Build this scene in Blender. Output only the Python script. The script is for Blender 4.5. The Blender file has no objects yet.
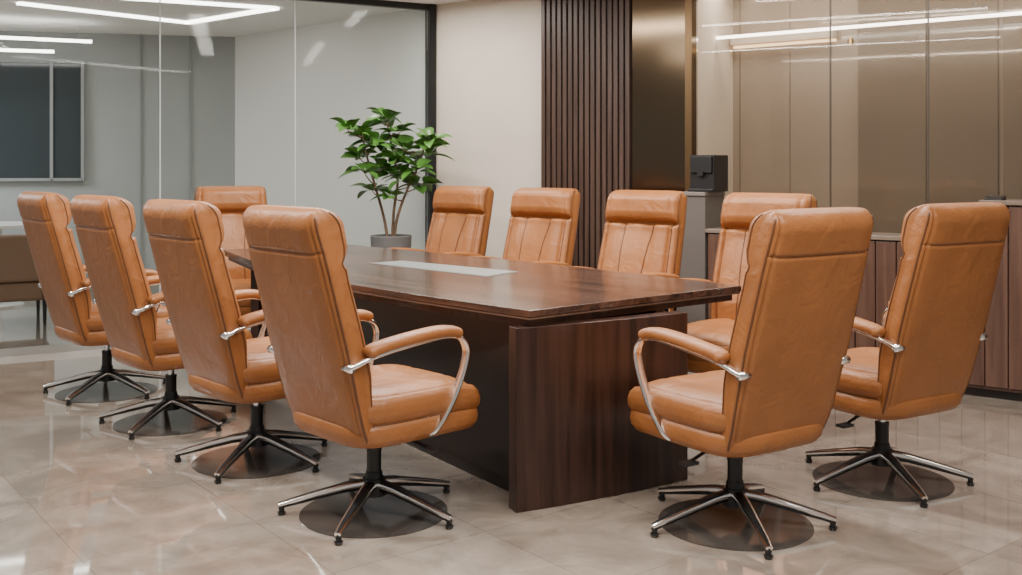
import bpy, bmesh, math, random
from mathutils import Vector, Matrix
random.seed(7)
S=bpy.context.scene
F=1020.0; CH=1.29; HZ=167.0
P=lambda px,Y:((px-511)*Y/F)
# ---------------------------------------------------------------- materials
def newmat(name):
    m=bpy.data.materials.new(name); m.use_nodes=True
    return m,m.node_tree,m.node_tree.nodes['Principled BSDF']
def N(nt,t,**k):
    n=nt.nodes.new(t)
    for a,b in k.items(): setattr(n,a,b)
    return n
def simple(name,col,rough=.5,metal=0,spec=.5,noise=0,nscale=8,bump=0,bscale=200,coat=0):
    m,nt,b=newmat(name)
    b.inputs['Base Color'].default_value=(*col,1); b.inputs['Roughness'].default_value=rough
    b.inputs['Metallic'].default_value=metal; b.inputs['Specular IOR Level'].default_value=spec
    b.inputs['Coat Weight'].default_value=coat
    tc=N(nt,'ShaderNodeTexCoord')
    if noise:
        n=N(nt,'ShaderNodeTexNoise'); n.inputs['Scale'].default_value=nscale; n.inputs['Detail'].default_value=5
        nt.links.new(tc.outputs['Object'],n.inputs['Vector'])
        r=N(nt,'ShaderNodeValToRGB'); r.color_ramp.elements[0].position=.3; r.color_ramp.elements[1].position=.7
        r.color_ramp.elements[0].color=(*[c*(1-noise) for c in col],1)
        r.color_ramp.elements[1].color=(*[min(1,c*(1+noise)) for c in col],1)
        nt.links.new(n.outputs['Fac'],r.inputs['Fac']); nt.links.new(r.outputs['Color'],b.inputs['Base Color'])
    if bump:
        v=N(nt,'ShaderNodeTexNoise'); v.inputs['Scale'].default_value=bscale; v.inputs['Detail'].default_value=3
        nt.links.new(tc.outputs['Object'],v.inputs['Vector'])
        v2=N(nt,'ShaderNodeTexNoise'); v2.inputs['Scale'].default_value=9; v2.inputs['Detail'].default_value=3; v2.inputs['Distortion'].default_value=1.0
        nt.links.new(tc.outputs['Object'],v2.inputs['Vector'])
        b2=N(nt,'ShaderNodeBump'); b2.inputs['Strength'].default_value=.4; b2.inputs['Distance'].default_value=.02
        nt.links.new(v2.outputs['Fac'],b2.inputs['Height'])
        bp=N(nt,'ShaderNodeBump'); bp.inputs['Strength'].default_value=bump; bp.inputs['Distance'].default_value=.004
        nt.links.new(b2.outputs['Normal'],bp.inputs['Normal'])
        nt.links.new(v.outputs['Fac'],bp.inputs['Height']); nt.links.new(bp.outputs['Normal'],b.inputs['Normal'])
    return m
def wood(name,c1,c2,scale=(1,14,14),rough=.3,coat=0,spec=.5):
    m,nt,b=newmat(name)
    tc=N(nt,'ShaderNodeTexCoord'); mp=N(nt,'ShaderNodeMapping'); mp.inputs['Scale'].default_value=scale
    nt.links.new(tc.outputs['Object'],mp.inputs['Vector'])
    n=N(nt,'ShaderNodeTexNoise'); n.inputs['Scale'].default_value=2.2; n.inputs['Detail'].default_value=8; n.inputs['Distortion'].default_value=.6
    nt.links.new(mp.outputs['Vector'],n.inputs['Vector'])
    r=N(nt,'ShaderNodeValToRGB'); r.color_ramp.elements[0].position=.32; r.color_ramp.elements[1].position=.68
    r.color_ramp.elements[0].color=(*c1,1); r.color_ramp.elements[1].color=(*c2,1)
    nt.links.new(n.outputs['Fac'],r.inputs['Fac']); nt.links.new(r.outputs['Color'],b.inputs['Base Color'])
    b.inputs['Roughness'].default_value=rough; b.inputs['Coat Weight'].default_value=coat; b.inputs['Coat Roughness'].default_value=.12
    b.inputs['Specular IOR Level'].default_value=spec
    return m
def emis(name,col,s):
    m,nt,b=newmat(name); b.inputs['Base Color'].default_value=(*col,1)
    b.inputs['Emission Color'].default_value=(*col,1); b.inputs['Emission Strength'].default_value=s
    return m
def glassmat(name,tint,ior=1.3):
    m=bpy.data.materials.new(name); m.use_nodes=True; nt=m.node_tree; nt.nodes.clear()
    o=N(nt,'ShaderNodeOutputMaterial'); mx=N(nt,'ShaderNodeMixShader'); t=N(nt,'ShaderNodeBsdfTransparent'); g=N(nt,'ShaderNodeBsdfGlossy')
    fr=N(nt,'ShaderNodeFresnel'); fr.inputs['IOR'].default_value=ior
    t.inputs['Color'].default_value=(*tint,1); g.inputs['Roughness'].default_value=.01
    nt.links.new(fr.outputs[0],mx.inputs[0]); nt.links.new(t.outputs[0],mx.inputs[1]); nt.links.new(g.outputs[0],mx.inputs[2]); nt.links.new(mx.outputs[0],o.inputs['Surface'])
    return m
leather=simple('tan_leather',(.315,.116,.033),rough=.42,noise=.12,nscale=5,bump=.25,bscale=140,spec=.5)
stitch=simple('stitch_leather',(.12,.043,.014),rough=.5)
chrome=simple('chrome',(.93,.93,.93),rough=.17,metal=1)
blackm=simple('black_plastic',(.012,.012,.013),rough=.35)
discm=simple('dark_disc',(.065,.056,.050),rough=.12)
tablem=wood('walnut_gloss',(.020,.0095,.0065),(.105,.050,.033),scale=(.55,9,9),rough=.24,coat=.25)
tablev=wood('walnut_vertical',(.018,.0075,.005),(.060,.026,.017),scale=(10,10,.6),rough=.32)
edgem=wood('walnut_edge',(.10,.058,.04),(.16,.095,.068),scale=(1,12,12),rough=.3)
darkm=simple('dark_panel',(.012,.008,.007),rough=.4)
inlaym=simple('brushed_inlay',(.22,.23,.22),rough=.35,metal=.3)
inlay2=simple('inlay_light',(.26,.28,.28),rough=.3,metal=.2)
slatm=wood('slat_wood',(.042,.023,.017),(.085,.050,.038),scale=(12,12,.6),rough=.4)
cabm=wood('cabinet_wood',(.065,.031,.021),(.12,.062,.043),scale=(10,10,.6),rough=.4)
cabtop=simple('cabinet_top',(.20,.15,.12),rough=.3)
bronze=simple('bronze_mirror',(.15,.11,.072),rough=.14,metal=1)
brass=simple('brass',(.6,.42,.2),rough=.25,metal=1)
beige=simple('beige_plaster',(.66,.585,.505),rough=.7,noise=.04,nscale=3)
beige2=simple('beige_panel',(.34,.29,.245),rough=.16,noise=.04,nscale=2,coat=.6)
beige3=simple('beige_panel_dark',(.20,.168,.138),rough=.12,noise=.04,nscale=2,coat=.8)
greyw=simple('grey_wall',(.36,.375,.37),rough=.8,noise=.04,nscale=2)
palew=simple('pale_wall',(.82,.81,.78),rough=.8)
ceilm=simple('ceiling_white',(.85,.84,.81),rough=.9)
darkgl=simple('dark_glazing',(.045,.055,.06),rough=.1)
framem=simple('black_frame',(.01,.01,.011),rough=.3)
railm=simple('alu_rail',(.5,.5,.48),rough=.35,metal=.8)
led=emis('led_white',(1,.96,.9),9)
ledw=emis('led_warm',(1,.75,.45),3)
glassL=glassmat('clear_glass',(.91,.93,.925),1.12)
glassR=glassmat('warm_glass',(.88,.85,.81),1.2)
potm=simple('grey_planter',(.12,.12,.12),rough=.6,noise=.1)
soil=simple('soil',(.03,.018,.01),rough=1)
bark=simple('bark',(.14,.09,.055),rough=.85,noise=.3,nscale=30)
leafm=simple('leaf_green',(.06,.16,.027),rough=.33,noise=.5,nscale=4)
brownf=simple('brown_fabric',(.16,.09,.055),rough=.8)
whitem=simple('white_top',(.7,.7,.68),rough=.3)
def floormat():
    m,nt,b=newmat('stone_tiles')
    tc=N(nt,'ShaderNodeTexCoord'); mp=N(nt,'ShaderNodeMapping'); mp.inputs['Rotation'].default_value=(0,0,math.radians(-38)); mp.inputs['Location'].default_value=(.25,.1,0)
    nt.links.new(tc.outputs['Object'],mp.inputs['Vector'])
    br=N(nt,'ShaderNodeTexBrick'); br.offset=0; br.inputs['Scale'].default_value=1
    br.inputs['Brick Width'].default_value=.6; br.inputs['Row Height'].default_value=.6
    br.inputs['Mortar Size'].default_value=.0028; br.inputs['Mortar Smooth'].default_value=.5
    br.inputs['Color1'].default_value=(.325,.275,.232,1); br.inputs['Color2'].default_value=(.41,.352,.30,1); br.inputs['Mortar'].default_value=(.255,.215,.18,1)
    nt.links.new(mp.outputs[0],br.inputs['Vector'])
    n=N(nt,'ShaderNodeTexNoise'); n.inputs['Scale'].default_value=2.6; n.inputs['Detail'].default_value=11; n.inputs['Distortion'].default_value=1.7; n.inputs['Roughness'].default_value=.63
    nt.links.new(tc.outputs['Object'],n.inputs['Vector'])
    r=N(nt,'ShaderNodeValToRGB'); r.color_ramp.elements[0].position=.34; r.color_ramp.elements[1].position=.66
    r.color_ramp.elements[0].color=(.70,.685,.67,1); r.color_ramp.elements[1].color=(1.16,1.15,1.14,1)
    nt.links.new(n.outputs['Fac'],r.inputs['Fac'])
    mx=N(nt,'ShaderNodeMixRGB',blend_type='MULTIPLY'); mx.inputs[0].default_value=1
    nt.links.new(br.outputs['Color'],mx.inputs[1]); nt.links.new(r.outputs['Color'],mx.inputs[2]); nt.links.new(mx.outputs[0],b.inputs['Base Color'])
    mr=N(nt,'ShaderNodeMapRange'); mr.inputs['To Min'].default_value=.02; mr.inputs['To Max'].default_value=.10
    nt.links.new(n.outputs['Fac'],mr.inputs['Value']); nt.links.new(mr.outputs[0],b.inputs['Roughness'])
    b.inputs['Specular IOR Level'].default_value=1.0; b.inputs['Coat Weight'].default_value=1.0; b.inputs['Coat Roughness'].default_value=.04
    return m
floorm=floormat()
# ---------------------------------------------------------------- helpers
def mesh_obj(name,verts,faces,mat,parent=None,smooth=False,mats=None,fm=None):
    me=bpy.data.meshes.new(name); me.from_pydata([tuple(v) for v in verts],[],faces); me.update()
    bm=bmesh.new(); bm.from_mesh(me); bmesh.ops.recalc_face_normals(bm,faces=bm.faces); bm.to_mesh(me); bm.free()
    for mm in (mats or [mat]): me.materials.append(mm)
    if fm:
        for p,i in zip(me.polygons,fm): p.material_index=i
    for p in me.polygons: p.use_smooth=smooth
    o=bpy.data.objects.new(name,me); S.collection.objects.link(o)
    if parent: o.parent=parent
    return o
def empty(name,loc=(0,0,0),rz=0):
    e=bpy.data.objects.new(name,None); S.collection.objects.link(e); e.location=loc; e.rotation_euler=(0,0,rz); e.empty_display_size=.2
    return e
class MB:
    def __init__(s): s.v=[];s.f=[];s.m=[]
    def add(s,v,f,m=0):
        o=len(s.v); s.v+= [Vector(a) for a in v]; s.f+=[tuple(i+o for i in q) for q in f]; s.m+=[m]*len(f)
    def prism(s,poly,z0,z1,m=0):
        n=len(poly); v=[(p[0],p[1],z0) for p in poly]+[(p[0],p[1],z1) for p in poly]
        f=[tuple(range(n))[::-1],tuple(range(n,2*n))]+[(i,(i+1)%n,n+(i+1)%n,n+i) for i in range(n)]
        s.add(v,f,m)
    def box(s,x0,x1,y0,y1,z0,z1,m=0): s.prism([(x0,y0),(x1,y0),(x1,y1),(x0,y1)],z0,z1,m)
    def cyl(s,c,r0,r1,z0,z1,m=0,n=24):
        v=[(c[0]+r*math.cos(2*math.pi*i/n),c[1]+r*math.sin(2*math.pi*i/n),z) for r,z in((r0,z0),(r1,z1)) for i in range(n)]
        s.add(v,[tuple(range(n))[::-1],tuple(range(n,2*n))]+[(i,(i+1)%n,n+(i+1)%n,n+i) for i in range(n)],m)
    def rings(s,rings,m=0):
        n=len(rings[0]); v=[p for r in rings for p in r]; f=[]
        for k in range(len(rings)-1):
            for i in range(n): f.append((k*n+i,k*n+(i+1)%n,(k+1)*n+(i+1)%n,(k+1)*n+i))
        f.append(tuple(range(n))[::-1]); f.append(tuple(range((len(rings)-1)*n,len(rings)*n)))
        s.add(v,f,m)
    def sweep(s,pts,ab,side=None,m=0,n=12,ex=2.0):
        R=[]
        for i,p in enumerate(pts):
            p=Vector(p); T=(Vector(pts[min(i+1,len(pts)-1)])-Vector(pts[max(i-1,0)])).normalized()
            sd=Vector(side) if side else T.cross(Vector((0,0,1)))
            if sd.length<1e-3: sd=Vector((1,0,0))
            sd=(sd-T*sd.dot(T)).normalized(); up=sd.cross(T).normalized()
            a,b=ab[i] if isinstance(ab,list) else ab
            ring=[]
            for k in range(n):
                t=2*math.pi*k/n; c,q=math.cos(t),math.sin(t)
                cc=math.copysign(abs(c)**(2/ex),c); qq=math.copysign(abs(q)**(2/ex),q)
                ring.append(p+sd*a*cc+up*b*qq)
            R.append(ring)
        s.rings(R,m)
    def obj(s,name,mats,parent=None,smooth=False,bevel=0,auto=False):
        if not isinstance(mats,list): mats=[mats]
        o=mesh_obj(name,s.v,s.f,None,parent,smooth,mats,s.m)
        if bevel:
            md=o.modifiers.new('bevel','BEVEL'); md.width=bevel; md.segments=2; md.limit_method='ANGLE'
        if auto:
            me=o.data; me.set_sharp_from_angle(angle=math.radians(40))
        return o
def catmull(pts,k=6):
    pts=[Vector(p) for p in pts]; out=[]
    for i in range(len(pts)-1):
        p0=pts[max(i-1,0)];p1=pts[i];p2=pts[i+1];p3=pts[min(i+2,len(pts)-1)]
        for j in range(k):
            t=j/k
            out.append(.5*((2*p1)+(-p0+p2)*t+(2*p0-5*p1+4*p2-p3)*t*t+(-p0+3*p1-3*p2+p3)*t**3))
    out.append(pts[-1]); return out
def interp(x,tab):
    if x<=tab[0][0]: return tab[0][1]
    for (a,va),(b,vb) in zip(tab,tab[1:]):
        if x<=b:
            t=(x-a)/(b-a); t=t*t*(3-2*t)*.5+t*.5
            return va+(vb-va)*t
    return tab[-1][1]
# ---------------------------------------------------------------- chair meshes
def sgp(c,e): return math.copysign(abs(c)**e,c)
def build_back():
    mb=MB(); NV=140; NU=104
    cl=catmull([(0,-.165,.318),(0,-.205,.42),(0,-.240,.56),(0,-.285,.74),(0,-.330,.92),(0,-.364,1.05),(0,-.390,1.150)],10)
    L=[0]
    for a,b in zip(cl,cl[1:]): L.append(L[-1]+(b-a).length)
    def at(s):
        s*=L[-1]
        for i in range(len(cl)-1):
            if s<=L[i+1]+1e-9:
                t=(s-L[i])/(L[i+1]-L[i]); return cl[i].lerp(cl[i+1],t),(cl[i+1]-cl[i]).normalized()
        return cl[-1],(cl[-1]-cl[-2]).normalized()
    R=[]; VV=[]; NF=[]
    for k in range(NV+1):
        v=.5-.5*math.cos(math.pi*k/NV); v=.35*v+.65*k/NV
        c,T=at(v); nf=Vector((0,T.z,-T.y))
        if nf.y<0: nf=-nf
        VV.append(v); NF.append(nf)
        d0=v*L[-1]; d1=(1-v)*L[-1]
        def rnd(d,r): return 1 if d>=r else math.sqrt(max(0,1-(1-d/r)**2))
        w=interp(v,[(0,.236),(.2,.252),(.45,.262),(.75,.256),(1,.244)])
        wr=w-.04*(1-rnd(d0,.06))-.03*(1-rnd(d1,.05))
        tf=interp(v,[(0,.03),(.15,.058),(.3,.086),(.5,.082),(.70,.074),(.77,.080),(.83,.106),(.91,.114),(1,.084)])
        tb=interp(v,[(0,.035),(.5,.050),(.78,.054),(1,.058)])
        q=max(.02,min(rnd(d0,.035),rnd(d1,.065)))
        g=math.exp(-((v-.765)/.014)**2)
        gb=math.exp(-((v-.835)/.005)**2)
        ring=[]
        for i in range(NU):
            t=2*math.pi*i/NU; x=sgp(math.cos(t),.34)*wr; yy=sgp(math.sin(t),.60)
            if yy>0:
                off=tf*yy; fx=abs(x)/w
                if v<.755:
                    xs=.075+.055*abs(v-.35)
                    gs=math.exp(-((abs(x)-xs)/.010)**2)
                    off-=.026*gs*yy
                    off-=.028*math.exp(-((fx-.83)/.035)**2)*yy
                    off+=.016*math.cos(min(1,abs(x)/xs)*math.pi/2)*yy
                    if .83>fx and abs(x)>xs: off+=.014*math.sin(math.pi*(abs(x)-xs)/(.83*w-xs))*yy
                else:
                    off-=.012*math.exp(-((fx-.84)/.035)**2)*yy
                off-=.045*g*yy*max(0,min(1,(1-fx)/.12)) 
                off-=.012*g*yy
            else:
                off=tb*yy; fx=abs(x)/w
                off+=.010*gb*abs(yy)
                off+=.010*math.exp(-((fx-.91)/.018)**2)*abs(yy)
            ring.append(c+Vector((x*(1-.022*math.exp(-((math.sin(t)-.12)/.10)**2)),0,0))+nf*off*q)
        R.append(ring)
    mb.rings(R)
    for sx in(1,-1):
        for o2,rr in((-5,.0042),(6,.0035)):
            pp=[]
            for k in range(5,NV-4,2):
                r=R[k]; i2=(o2)%NU if sx>0 else (NU//2-o2)%NU
                pp.append(r[i2]+Vector((sx*.0008,0,0)))
            mb.sweep(pp,(rr,rr),side=(1,0,0),m=1,n=6)
    kk=min(range(NV+1),key=lambda k:abs(VV[k]-.835))
    r=R[kk]; pp=[r[i]+Vector((0,.003,0)) for i in range(NU//2+7,NU-6)]
    mb.sweep(pp,(.0028,.0028),m=1,n=6)
    # front stitching: channels and headrest tuck
    def front(k,x):
        r=R[k]
        for i in range(0,NU//2):
            if r[i].x>=x>=r[i+1].x:
                t=(r[i].x-x)/max(1e-6,r[i].x-r[i+1].x); return r[i].lerp(r[i+1],t)
        return None
    def wv(v): return interp(v,[(0,.236),(.2,.252),(.45,.262),(.75,.256),(1,.244)])
    for sx in(1,-1):
        for mode in(0,1):
            pp=[]
            for k in range(NV+1):
                if .16<VV[k]<.755:
                    x=(.075+.055*abs(VV[k]-.35)) if mode==0 else .83*wv(VV[k])
                    p=front(k,sx*x)
                    if p is not None: pp.append(p+NF[k]*.0015)
            mb.sweep(pp,(.0032,.0032),side=(1,0,0),m=1,n=6)
    kk=min(range(NV+1),key=lambda k:abs(VV[k]-.765))
    pp=[R[kk][i]+NF[kk]*.001 for i in range(8,NU//2-7)]
    mb.sweep(pp,(.004,.004),m=1,n=6)
    return mb
def build_seat():
    mb=MB(); NU=72; cy=.055
    lay=[(.0,.308),(.5,.306),(.86,.308),(.94,.316),(.99,.336),(1.005,.360),(.995,.382),(.960,.394),(.995,.406),(1.025,.425),(1.03,.450),(1.005,.474),(.95,.488),(.90,.482),(.86,.492),(.7,.505),(.5,.509),(.25,.509),(.0,.508)]
    R=[];L2=[]
    for a,b in zip(lay,lay[1:]):
        for j in range(3): L2.append((a[0]+(b[0]-a[0])*j/3,a[1]+(b[1]-a[1])*j/3))
    L2.append(lay[-1])
    for s,z in L2:
        ring=[]
        for i in range(NU):
            t=2*math.pi*i/NU
            x=sgp(math.cos(t),.38)*.265*max(s,.002); y=sgp(math.sin(t),.42)*.295*max(s,.002)
            ff=max(0,(y-.10)/.18); zz=z-.034*ff**2*(1 if z>.39 else .3)
            if z>.46:
                zz-=.008*math.exp(-((abs(x)-.10)/.008)**2)
                zz-=.012*max(0,1-(abs(x)/.2)**2)*max(0,1-(y/.22)**2)
            ring.append((x,y+cy,zz))
        R.append(ring)
    mb.rings(R)
    r=[Vector(p) for p in R[21]]; 
    mb.sweep(r+[r[0]],(.004,.004),m=1,n=6)
    r=[Vector(p) for p in R[39]]; 
    mb.sweep(r+[r[0]],(.003,.003),m=1,n=6)
    return mb
def build_arm(sx):
    mb=MB()
    path=catmull([(.252,-.285,.610),(.264,-.262,.620),(.274,-.22,.638),(.278,-.14,.655),(.280,.0,.672),(.280,.10,.680),(.280,.175,.668),(.280,.212,.625),(.279,.200,.55),(.274,.155,.45),(.268,.105,.375),(.25,.075,.335),(.17,.07,.315)],6)
    path=[(sx*p.x,p.y,p.z) for p in path]
    mb.sweep(path,(.018,.009),side=(1,0,0),m=0,n=12,ex=3)
    pad=catmull([(.276,-.225,.650),(.278,-.195,.668),(.280,-.08,.686),(.280,.06,.698),(.280,.14,.694),(.280,.182,.676)],6)
    n=len(pad); ab=[]
    for i in range(n):
        e=min(1,math.sin(math.pi*min(1,max(0,(i+.4)/(n-.2))))*3)
        ab.append((.034*(.45+.55*e),.021*(.4+.6*e)))
    mb.sweep([(sx*p.x,p.y,p.z) for p in pad],ab,side=(1,0,0),m=1,n=16,ex=2.6)
    mb.sweep([(sx*.225,-.280,.610),(sx*.270,-.280,.610)],(.015,.015),side=(0,0,1),m=0)
    return mb
def build_base(rot):
    mb=MB()
    for k in range(5):
        a=rot+2*math.pi*k/5; d=Vector((math.cos(a),math.sin(a),0))
        pts=[d*r+Vector((0,0,z)) for r,z in((.03,.112),(.10,.102),(.20,.078),(.30,.052),(.35,.038))]
        mb.sweep(pts,[(.026,.013),(.024,.012),(.020,.010),(.017,.009),(.012,.007)],m=0,n=12,ex=3.0)
        p2=[p-Vector((0,0,.012)) for p in pts]
        mb.sweep(p2,[(.019,.014),(.017,.011),(.014,.009),(.012,.006),(.009,.004)],m=1,n=8,ex=3)
        p3=[p+Vector((0,0,h)) for p,h in zip(pts[:5],(.011,.010,.0085,.0075,.006))]
        mb.sweep(p3,[(.016,.004),(.015,.004),(.012,.003),(.009,.0025),(.005,.002)],m=1,n=8,ex=3)
        c=d*.340; mb.cyl(c,.012,.016,.0,.012,1); mb.cyl(c,.010,.010,.012,.038,1)
    mb.cyl((0,0),.048,.042,.068,.13,1); mb.cyl((0,0),.034,.030,.13,.155,1)
    mb.cyl((0,0),.027,.027,.155,.235,1); mb.cyl((0,0),.0285,.0285,.228,.24,1); mb.cyl((0,0),.016,.016,.235,.30,0)
    return mb
def build_mech():
    mb=MB()
    mb.box(-.075,.075,-.12,.12,.285,.318); mb.box(-.11,.11,-.02,.10,.30,.32)
    mb.sweep([(.06,.05,.30),(.17,.05,.292),(.235,.06,.280)],(.006,.006),n=8)
    mb.box(.215,.285,.045,.085,.268,.278)
    mb.sweep([(-.06,.0,.30),(-.17,-.02,.288),(-.24,-.03,.272)],(.006,.006),n=8)
    mb.box(-.285,-.225,-.05,-.01,.260,.270)
    mb.sweep([(0,-.10,.30),(0,-.165,.312),(0,-.195,.36)],(.035,.010),side=(1,0,0),n=10,ex=3)
    return mb
def mkdata(mb,name,mats,smooth=True,bevel=0,auto=False):
    o=mb.obj(name,mats,None,smooth,bevel,auto); me=o.data; bpy.data.objects.remove(o); return me
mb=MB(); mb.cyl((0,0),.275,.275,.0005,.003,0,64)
CH_PARTS=[('back',mkdata(build_back(),'back',[leather,stitch])),('seat',mkdata(build_seat(),'seat',[leather,stitch])),
 ('arm_left',mkdata(build_arm(-1),'arm_left',[chrome,leather])),('arm_right',mkdata(build_arm(1),'arm_right',[chrome,leather])),
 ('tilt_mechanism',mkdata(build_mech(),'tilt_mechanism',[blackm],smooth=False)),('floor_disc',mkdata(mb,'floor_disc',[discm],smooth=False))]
def chair(x,y,dx,dy,legang=0):
    rz=math.atan2(-dx,dy)
    e=empty('office_chair',(x,y,0),rz)
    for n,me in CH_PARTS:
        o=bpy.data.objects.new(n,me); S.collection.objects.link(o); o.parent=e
    me=mkdata(build_base(math.radians(legang)-rz),'star_base',[chrome,blackm],auto=True)
    o=bpy.data.objects.new('star_base',me); S.collection.objects.link(o); o.parent=e
    return e
def gy(y): return F*CH/(y-HZ)
for (px,py),(fx,fy) in zip(((374,512),(257,460),(171,422),(107,392)),((.73,.68),(.73,.68),(.74,.67),(.75,.66))):
    Y=gy(py); chair(P(px,Y),Y,fx,fy,-103)
Y=gy(523); chair(P(735,Y),Y,-.55,.835,-84)
Y=gy(480); chair(P(882,Y),Y,-.51,.86,-84)
for x,y in((1.13,5.10),(.57,5.74),(.00,6.43),(-.57,7.10)): chair(x,y,-.64,-.77,-60)
chair(-1.90,7.02,.34,-.94,-80)
# ---------------------------------------------------------------- conference table
TC=Vector((-.42,5.40,0)); ang=math.atan2(.733,-.68)
table=empty('conference_table',TC,ang)
ca,sa=math.cos(-ang),math.sin(-ang)
def TL(p): 
    x=p[0]-TC.x; y=p[1]-TC.y; return (x*ca-y*sa,x*sa+y*ca)
out=[(.07,3.80),(-.36,4.24),(-.80,4.75),(-1.16,5.26),(-1.5,5.86),(-1.87,6.62)]
far=[(-1.50,6.86),(-1.10,7.02)]
rt=[(-.55,6.46),(.02,5.85),(.55,5.23),(1.04,4.60)]
def c2(l,k=6): return [(p.x,p.y) for p in catmull([(a,b,0) for a,b in l],k)]
poly=c2(out)+far+c2(rt)
poly=[TL(p) for p in poly]
def inset(pl,d):
    n=len(pl); o=[]
    area=sum(pl[i][0]*pl[(i+1)%n][1]-pl[(i+1)%n][0]*pl[i][1] for i in range(n)); sg=1 if area>0 else -1
    for i in range(n):
        a=Vector(pl[i-1]);b=Vector(pl[i]);c_=Vector(pl[(i+1)%n])
        e1=(b-a).normalized();e2=(c_-b).normalized()
        n1=Vector((-e1.y,e1.x))*sg;n2=Vector((-e2.y,e2.x))*sg
        m=(n1+n2).normalized(); m/=max(.4,m.dot(n1)); o.append(tuple(b+m*d))
    return o
mb=MB(); mb.prism(poly,.728,.755); mb.obj('table_top',tablem,table,bevel=.003)
mb=MB(); mb.prism(inset(poly,.004),.718,.727); mb.obj('edge_band',edgem,table,bevel=.002)
mb=MB(); mb.prism(inset(poly,.03),.688,.718); mb.obj('under_frame',tablev,table)
def arcslab(a,m,b,th,z0,z1,name,mat):
    pts=[]; 
    for i in range(25):
        t=i/24; pts.append(Vector(a)*(1-t)**2+Vector(m)*2*t*(1-t)+Vector(b)*t*t)
    outer=pts; inner=[]
    for i,p in enumerate(pts):
        T=(pts[min(i+1,24)]-pts[max(i-1,0)]).normalized(); inner.append(p+Vector((-T.y,T.x))*th)
    mb=MB(); mb.prism([TL(p) for p in outer]+[TL(p) for p in inner[::-1]],z0,z1); return mb.obj(name,mat,table,bevel=.003)
arcslab((.02,3.80),(.40,3.97),(.73,4.21),.07,0,.69,'pedestal_front',tablev)
arcslab((-1.15,6.80),(-1.5,6.78),(-1.66,6.50),.07,0,.69,'pedestal_rear',tablev)
def TP(l): return [TL(p) for p in l]
mb=MB(); mb.prism(TP([(.04,3.98),(.64,4.36),(-1.05,6.65),(-1.58,6.35)]),.0,.06); 
mb.obj('plinth',darkm,table)
mb=MB(); mb.prism(TP([(.05,3.92),(.11,3.95),(-1.48,6.45),(-1.54,6.42)]),.06,.69); mb.obj('side_panel_left',darkm,table)
mb=MB(); mb.prism(TP([(.61,4.30),(.65,4.34),(-1.07,6.66),(-1.12,6.62)]),.06,.69); mb.obj('side_panel_right',darkm,table)
def tt(px,py):
    Y=F*(CH-.757)/(py-HZ); return (P(px,Y),Y)
il=TP([tt(369,263),tt(402,260.5),tt(519,271.5),tt(487,276.5)])
mb=MB(); mb.prism(il,.7552,.757); mb.obj('cable_panel',inlaym,table)
il2=inset(il,.018); mb=MB(); mb.prism(il2,.757,.7585); mb.obj('cable_panel_lid',inlay2,table,bevel=.001)
# ---------------------------------------------------------------- room shell
mb=MB(); mb.box(-9,8,-3,14.5,-.08,0); mb.obj('floor',floorm)
HC=2.64
mb=MB(); mb.box(-9,8,-3,14.5,HC,HC+.1); mb.obj('ceiling',ceilm)
G0=Vector((-3.46,6.95))
P0=Vector((-.642,8.50))
gd=(P0-G0).normalized(); gn=Vector((-gd.y,gd.x))
def G(px,off=0):
    k=(px-511)/F; o=P0+gn*off
    t=(k*o.y-o.x)/(gd.x-k*gd.y); return o+gd*t
def slab(mb,a,b,n,th,z0,z1,m=0,c=.5):
    a=Vector(a);b=Vector(b); mb.prism([a-n*th*c,b-n*th*c,b+n*th*(1-c),a+n*th*(1-c)],z0,z1,m)
gp=empty('glass_partition')
GE=P0-gd*7.0
cols=[P0-gd*.06,G(295),G(160),G(-25),G(-25)-gd*1.3,GE]
for i,(a,b) in enumerate(zip(cols,cols[1:])):
    mb=MB(); slab(mb,a-gd*.002,b+gd*.002,gn,.012,.05,HC-.05); mb.obj('pane_%d'%(i+1),glassL,gp)
jm=simple('joint_sealant',(.6,.62,.61),rough=.4)
for i,a in enumerate(cols[1:-1]):
    mb=MB(); slab(mb,a-gd*.004,a+gd*.004,gn,.016,.05,HC-.05); mb.obj('joint_%d'%(i+1),jm,gp)
mb=MB(); slab(mb,P0,GE,gn,.05,HC-.05,HC-.0); mb.obj('head_frame',framem,gp)
mb=MB(); slab(mb,P0,GE,gn,.05,0,.05); mb.obj('sill_rail',railm,gp)
mb=MB(); slab(mb,P0-gd*.06,P0,gn,.09,0,HC); mb.obj('end_frame',framem,gp)
d=Vector((.8016,-.598)).normalized(); n=Vector((-d.y,d.x))
def R(px,off=0):
    k=(px-511)/F; o=P0+n*off
    t=(k*o.y-o.x)/(d.x-k*d.y); return o+d*t
sR=lambda px,off=0:(R(px,off)-P0).dot(d)
mb=MB(); slab(mb,P0+d*.0,R(543),n,.12,0,HC,c=0); mb.obj('wall_back',beige)
sl=empty('slatted_wood_panel'); mb=MB(); a=sR(541,-.09); b=sR(631,-.09)
mb.prism([P0+d*a-n*.05,P0+d*b-n*.05,P0+d*b+n*.1,P0+d*a+n*.1],0,HC); mb.obj('backing',darkm,sl)
mb=MB(); k=16
for i in range(k):
    s0=a+(b-a)*i/k; s1=s0+(b-a)/k*.70
    mb.prism([P0+d*s0-n*.09,P0+d*s1-n*.09,P0+d*s1-n*.05,P0+d*s0-n*.05],0,HC)
mb.obj('slats',slatm,sl,bevel=.003)
bp=empty('bronze_panel'); b2=sR(631,-.09); c2_=sR(692,-.07)
mb=MB(); mb.prism([P0+d*b2-n*.07,P0+d*c2_-n*.07,P0+d*c2_-n*.0,P0+d*b2-n*.0],0,HC); mb.obj('panel',bronze,bp)
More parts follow.
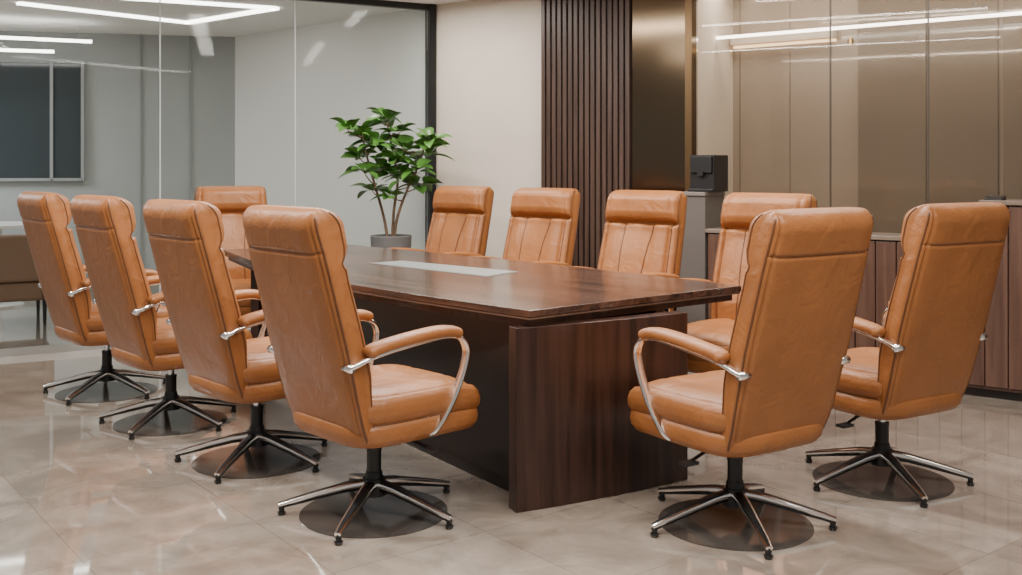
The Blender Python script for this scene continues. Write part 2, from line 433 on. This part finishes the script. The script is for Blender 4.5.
mb=MB(); mb.prism([P0+d*(c2_-.05)-n*.078,P0+d*c2_-n*.078,P0+d*c2_-n*.07,P0+d*(c2_-.05)-n*.07],0,HC); mb.obj('edge_trim',simple('bronze_dark',(.16,.10,.05),rough=.3,metal=.8),bp)
sE=sR(1022)+2.6
gr=empty('glass_screen')
ss=[c2_,sR(830),sR(928),sR(1022)+.25,sE]
for i,(x0,x1) in enumerate(zip(ss,ss[1:])):
    mb=MB(); mb.prism([P0+d*(x0+.002),P0+d*(x1-.002),P0+d*(x1-.002)+n*.012,P0+d*(x0+.002)+n*.012],.0,HC); mb.obj('pane_%d'%(i+1),glassR,gr)
mb=MB()
for x in ss[1:-1]: mb.prism([P0+d*(x-.004)-n*.002,P0+d*(x+.004)-n*.002,P0+d*(x+.004)+n*.014,P0+d*(x-.004)+n*.014],0,HC)
mb.obj('joints',simple('joint_bronze',(.10,.085,.07),rough=.3,metal=.3),gr)
pt=R(851,-.02); mb=MB(); zz=1.29+126*pt.y/F; mb.cyl(pt,.012,.012,zz-.02,zz+.02); mb.box(pt.x-.02,pt.x+.02,pt.y,pt.y+.01,zz-.01,zz+.01); mb.obj('door_fitting',brass,gr)
OB=.75
mb=MB(); q0=P0+d*(c2_-.25)+n*OB; q1=P0+d*sE+n*OB
slab(mb,q0,q1,n,.1,0,HC,c=0); mb.obj('wall_right',beige2)
mb=MB()
for px in(740,790,):
    q=R(px,OB); mb.prism([q-d*.003-n*.002,q+d*.003-n*.002,q+d*.003,q-d*.003],0,HC)
mb.obj('trim_1',simple('panel_gap',(.15,.125,.1),rough=.5))
mb=MB()
for pa,pb in((858,926),(930,998),(1003,1100)):
    q=R(pa,OB-.02);q_=R(pb,OB-.02); mb.prism([q,q_,q_+n*.02,q+n*.02],0,HC)
mb.obj('trim_2',beige3,None,bevel=.003)
mb=MB(); q=P0+d*(c2_-.1); slab(mb,q+n*.02,q+n*OB,d,.06,0,HC); mb.obj('wall_niche',beige)
def zpx(py,Y): return CH+(HZ-py)*Y/F
a=R(690,.45); b=R(1022,.45); za=zpx(41,a.y); zb=zpx(12,b.y)
dd=(b-a).normalized(); a=P0+d*(c2_-.06)+n*.45; b2=b+dd*1.5; 
lp=empty('led_reflection')  # added glowing bar, stands in for a ceiling LED reflected in the glass
zm=(za+zb)/2
mb=MB(); mb.prism([a-n*.012,b2-n*.012,b2+n*.012,a+n*.012],zm-.010,zm+.010); o=mb.obj('reflection_bar',led,lp)
mb=MB()
for t in(.15,.5,.85):
    q=a.lerp(b2,t); mb.cyl(q,.0012,.0012,zm+.01,HC,0,6)
mb.obj('added_bar_wires',railm,lp)  # wires added to carry the reflection bar
cv=empty('cove_light')
mb=MB(); a2=P0+d*(c2_-.05)+n*(OB-.04); b3=R(835,OB-.04); mb.prism([a2,b3,b3+n*.03,a2+n*.03],2.18,2.195); mb.obj('strip',ledw,cv)
mb=MB(); mb.prism([a2-n*.05,b3-n*.05,b3+n*.035,a2+n*.035],2.20,2.26); mb.obj('cove_lip',beige,cv)
# sideboard
sb=empty('sideboard'); D=-.30
s1=sR(985,D); s0=c2_+.22
def bx(mb,x0,x1,o0,o1,z0,z1): mb.prism([P0+d*x0+n*o0,P0+d*x1+n*o0,P0+d*x1+n*o1,P0+d*x0+n*o1],z0,z1)
mb=MB(); bx(mb,s0,s1,D+.02,-.01,.05,.86); bx(mb,s1,sE,D+.02,-.01,.05,1.08); mb.obj('carcass',cabm,sb)
mb=MB(); w=.12; x=s1-w*math.floor((s1-s0)/w)
while x<sE-.13:
    top=.86 if x<s1-.01 else 1.08
    bx(mb,x+.002,x+w-.004,D,D+.02,.07,top-.01); x+=w
mb.obj('panelled_front',cabm,sb,bevel=.003)
mb=MB(); bx(mb,s0-.005,s1-.001,D-.012,-.01,.86,.885); bx(mb,s1-.03,sE,D-.012,-.01,1.08,1.105); mb.obj('top',cabtop,sb,bevel=.003)
mb=MB(); bx(mb,s0+.02,sE,D+.05,-.02,0,.05); mb.obj('toe_kick',darkm,sb)
lc=empty('side_cabinet'); x0=c2_+.0
mb=MB(); bx(mb,x0,s0-.01,D,-.005,0,1.10); mb.obj('body',simple('cab_grey',(.12,.105,.095),rough=.4),lc,bevel=.004)
mb=MB(); bx(mb,x0-.005,s0-.005,D-.012,-.005,1.10,1.125); mb.obj('top',simple('cab_grey2',(.2,.17,.15),rough=.3),lc,bevel=.003)
cm=empty('coffee_machine'); xa=x0+.075; xb=s0+.07
mb=MB(); bx(mb,xa,xb-.04,D+.05,-.03,1.125,1.37); bx(mb,xa+.01,xb-.05,D+.03,D+.05,1.25,1.36); bx(mb,xa,xb-.04,D+.02,D+.05,1.125,1.145)
mb.obj('housing',blackm,cm,bevel=.004)
mb=MB(); xm=(xa+xb)/2-.02; bx(mb,xm-.02,xm+.02,D+.02,D+.04,1.23,1.26); mb.obj('spout',blackm,cm)
tr=empty('desk_phone')
xs=s1-.02; mb=MB()
mb.add([P0.to_3d()+ (d*x+n*o).to_3d()+Vector((0,0,z)) for x,o,z in((xs,-.25,1.105),(xs+.10,-.25,1.105),(xs+.10,-.15,1.105),(xs,-.15,1.105),(xs,-.25,1.112),(xs+.10,-.25,1.112),(xs+.10,-.15,1.13),(xs,-.15,1.13))],[(0,1,2,3),(4,5,6,7),(0,1,5,4),(1,2,6,5),(2,3,7,6),(3,0,4,7)])
mb.obj('body',blackm,tr,bevel=.003)
# ---------------------------------------------------------------- room behind left glass
Q0=P0+Vector((-.02,.10)); Yq=10.6; Q1=Vector((P(235,Yq),Yq)); Q2=Vector((-9,9.2))
n1=(Q1-Q0).normalized(); n1=Vector((n1.y,-n1.x)); n2=(Q2-Q1).normalized(); n2=Vector((n2.y,-n2.x))
mb=MB(); slab(mb,Q0,Q1,n1,.1,0,HC,c=0 if n1.y>0 else 1); mb.obj('wall_office_side',palew)
mb=MB(); slab(mb,Q1,Q2,n2,.1,0,HC,c=0 if n2.y>0 else 1); mb.obj('wall_office_back',greyw)
nb=n2 if n2.y<0 else -n2; db=(Q2-Q1).normalized()
def B(px,off=0):
    k=(px-511)/F; o=Q1+nb*off
    t=(k*o.y-o.x)/(db.x-k*db.y); return o+db*t
wd=empty('window_1')
a=B(83,.03); b=B(52,.03); c=B(-40,.03)
def bxw(mb,p,q,th,z0,z1,m=0): slab(mb,p,q,nb,th,z0,z1,m)
z0=zpx(178,a.y); z1=zpx(64,a.y)
mb=MB(); bxw(mb,a,c,.03,z0,z1); mb.obj('glazing',darkgl,wd)
mb=MB(); 
for q in(a,b,c): bxw(mb,q-db*.015,q+db*.015,.06,z0-.03,z1+.03)
bxw(mb,a,c,.06,z1,z1+.03); bxw(mb,a,c,.06,z0-.03,z0); mb.obj('frame',simple('win_frame',(.3,.31,.31),rough=.4),wd)
mb=MB()
bxw(mb,B(189,.01),B(191,.01),.02,0,HC); bxw(mb,B(140,.01),B(141.5,.01),.02,0,HC); mb.obj('trim_3',simple('seam',(.28,.29,.29),rough=.6))
mb=MB(); bxw(mb,Q1+nb*.02,Q2+nb*.02,.02,0,.1); mb.obj('baseboard_office',railm)
def cz(px,py,z=HC-.012):
    Y=F*(z-CH)/(HZ-py); return Vector((P(px,Y),Y))
def strip(name,pts,w=.03,z=HC-.02):
    e=empty(name); mb=MB()
    for p,q in zip(pts,pts[1:]):
        t=(q-p).normalized(); nn=Vector((-t.y,t.x)); slab(mb,p,q,nn,w,z,HC+.0)
    mb.obj('diffuser',led,e)
strip('ceiling_light_strip',[cz(18,3.5),cz(188,23),cz(276,8.5),cz(120,-2)],.07)
def hung(z,p,q):
    e=empty('hanging_light_strip'); p=cz(*p,z); q=cz(*q,z); t=(q-p).normalized(); nn=Vector((-t.y,t.x))
    mb=MB(); slab(mb,p,q,nn,.05,z,z+.025); mb.obj('diffuser',led,e)
    mb=MB()
    for f in(.1,.9): mb.cyl(p.lerp(q,f),.0015,.0015,z+.025,HC,0,6)
    mb.obj('cables',railm,e)
hung(2.45,(-40,37),(92,43)); hung(2.36,(-40,50),(54,53))
def lounge(x,y,rz):
    lc2=empty('lounge_armchair',(x,y,0),rz)
    mb=MB(); mb.box(-.33,.33,-.30,.30,.2,.36); mb.box(-.30,.30,.22,.34,.36,.74); mb.box(-.37,-.28,-.32,.34,.2,.54); mb.box(.28,.37,-.32,.34,.2,.54); mb.box(-.27,.27,-.31,.21,.36,.45)
    mb.obj('upholstery',brownf,lc2,bevel=.025)
    mb=MB()
    for sx in(-.3,.3):
        for sy in(-.27,.28): mb.cyl((sx,sy),.012,.018,0,.2)
    mb.obj('legs',blackm,lc2)
lounge(-4.22,8.45,math.radians(-150))
lounge(-5.4,8.2,math.radians(160))
st=empty('side_table',(-4.75,9.45,0)); mb=MB(); mb.cyl((0,0),.45,.45,.74,.765,0,48); mb.cyl((0,0),.03,.03,.02,.74); mb.cyl((0,0),.22,.22,0,.02); mb.obj('top_and_stem',whitem,st)
# ---------------------------------------------------------------- plant
pl=empty('potted_plant',(P(391,7.75),7.75,0))
mb=MB(); rr=[]
prof=[(.115,0),(.118,.01),(.155,.74),(.157,.765),(.150,.772),(.142,.765),(.140,.70)]
for r,z in prof: rr.append([(r*math.cos(2*math.pi*i/48),r*math.sin(2*math.pi*i/48),z) for i in range(48)])
mb.rings(rr); mb.obj('planter',potm,pl,smooth=True,auto=True)
mb=MB(); mb.cyl((0,0),.14,.14,.70,.725,0,32); mb.obj('soil',soil,pl)
tips=[]; mb=MB()
def stem(pts,r):
    c=catmull(pts,6); k=len(c)
    mb.sweep(c,[(r*(1-.6*i/k),)*2 for i in range(k)],side=(1,.1,0),n=8)
    return c
mains=[[(0.01,0,.70),(.02,.01,.95),(.05,0,1.2),(.0,.03,1.45),(-.04,.02,1.66)],
       [(-.02,.01,.70),(-.06,.02,.92),(-.12,-.02,1.15),(-.18,-.04,1.38),(-.22,-.02,1.56)],
       [(.02,-.02,.70),(.05,-.03,.90),(.12,-.04,1.10),(.21,-.02,1.30),(.27,0,1.50)]]
for mi,mp_ in enumerate(mains):
    c=stem(mp_,.013); k=len(c); tips.append((c[-1],Vector((0,0,1)),10))
    for j in range(7):
        f=.42+.085*j; p=c[int(f*(k-1))]; a=mi*2+j*2.4
        v=Vector((math.cos(a),math.sin(a)*.8,random.uniform(.2,.7))).normalized(); L=random.uniform(.10,.22)
        e=p+v*L; 
        if abs(e.x)>.32: e.x=math.copysign(.32,e.x)
        stem([p,p+v*L*.5+Vector((0,0,-.01)),e],.006); tips.append((e,(e-p).normalized(),8))
mb.obj('stems',bark,pl,smooth=True)
mb=MB()
def leaf(p,dv,L,W):
    dv=dv.normalized(); sd=dv.cross(Vector((0,0,1)))
    if sd.length<.05: sd=Vector((1,0,0))
    sd.normalize(); up=sd.cross(dv).normalized()
    roll=random.uniform(-.6,.6); sd2=sd*math.cos(roll)+up*math.sin(roll); up2=sd2.cross(dv)
    V=[];ns=8
    for i in range(ns+1):
        t=i/ns; w=W*(math.sin(math.pi*t**.85)**.75 if 0<t<1 else .02)
        c=p+dv*L*(t+.15)-Vector((0,0,1))*L*.38*t*t
        V+= [c-sd2*w+up2*w*.30,c-sd2*w*.5+up2*w*.12,c,c+sd2*w*.5+up2*w*.12,c+sd2*w+up2*w*.30]
    fs=[(i*5+j,i*5+j+1,i*5+j+6,i*5+j+5) for i in range(ns) for j in range(4)]
    mb.add(V,fs)
for q,dv,m in tips:
    a0=random.uniform(0,6.28)
    for i in range(m):
        a=a0+i*2.4; el=random.uniform(-.25,.85)
        v=Vector((math.cos(a)*math.cos(el),math.sin(a)*math.cos(el),math.sin(el)))+dv*.3
        leaf(q-dv*random.uniform(0,.07),v,random.uniform(.13,.185),random.uniform(.040,.058))
mb.obj('leaves',leafm,pl,smooth=True)
# ---------------------------------------------------------------- lights
def area(name,loc,sx,sy,rz,power,col=(1,.945,.87),tilt=0):
    L=bpy.data.lights.new(name,'AREA'); L.shape='RECTANGLE'; L.size=sx; L.size_y=sy; L.energy=power; L.color=col
    o=bpy.data.objects.new(name,L); S.collection.objects.link(o); o.location=loc; o.rotation_euler=(tilt,0,rz); return o
la=ang
area('ceiling_panel_light',(-.4,5.4,2.6),3.4,.14,la,140)
area('ceiling_panel_light',(-1.9,3.9,2.6),3.4,.10,la,115)
area('ceiling_panel_light',(1.4,5.2,2.6),2.6,.10,la,58)
area('ceiling_panel_light',(.8,2.2,2.6),2.5,.3,0,110)
area('ceiling_panel_light',(-.6,7.6,2.6),1.0,.10,la,26)
area('office_fill_light',(-6.4,8.3,2.58),1.5,1.2,.4,150,(.97,.98,1))  # added fill outside the frame, brightens the office behind the glass
q=P0+d*(sR(860))+n*.4
area('niche_light',(q.x,q.y,2.6),3.6,.25,math.atan2(d.y,d.x),34,(1,.91,.79))
w=bpy.data.worlds.new('World'); S.world=w; w.use_nodes=True
w.node_tree.nodes['Background'].inputs[0].default_value=(.97,.95,.92,1); w.node_tree.nodes['Background'].inputs[1].default_value=.34
# ---------------------------------------------------------------- camera
c=bpy.data.cameras.new('camera'); co=bpy.data.objects.new('camera',c); S.collection.objects.link(co)
co.location=(0,0,CH); co.rotation_euler=(math.pi/2,0,0); c.lens=36*F/1022; c.sensor_width=36; c.shift_y=-(287.5-HZ)/1022
c.clip_start=.05
S.camera=co
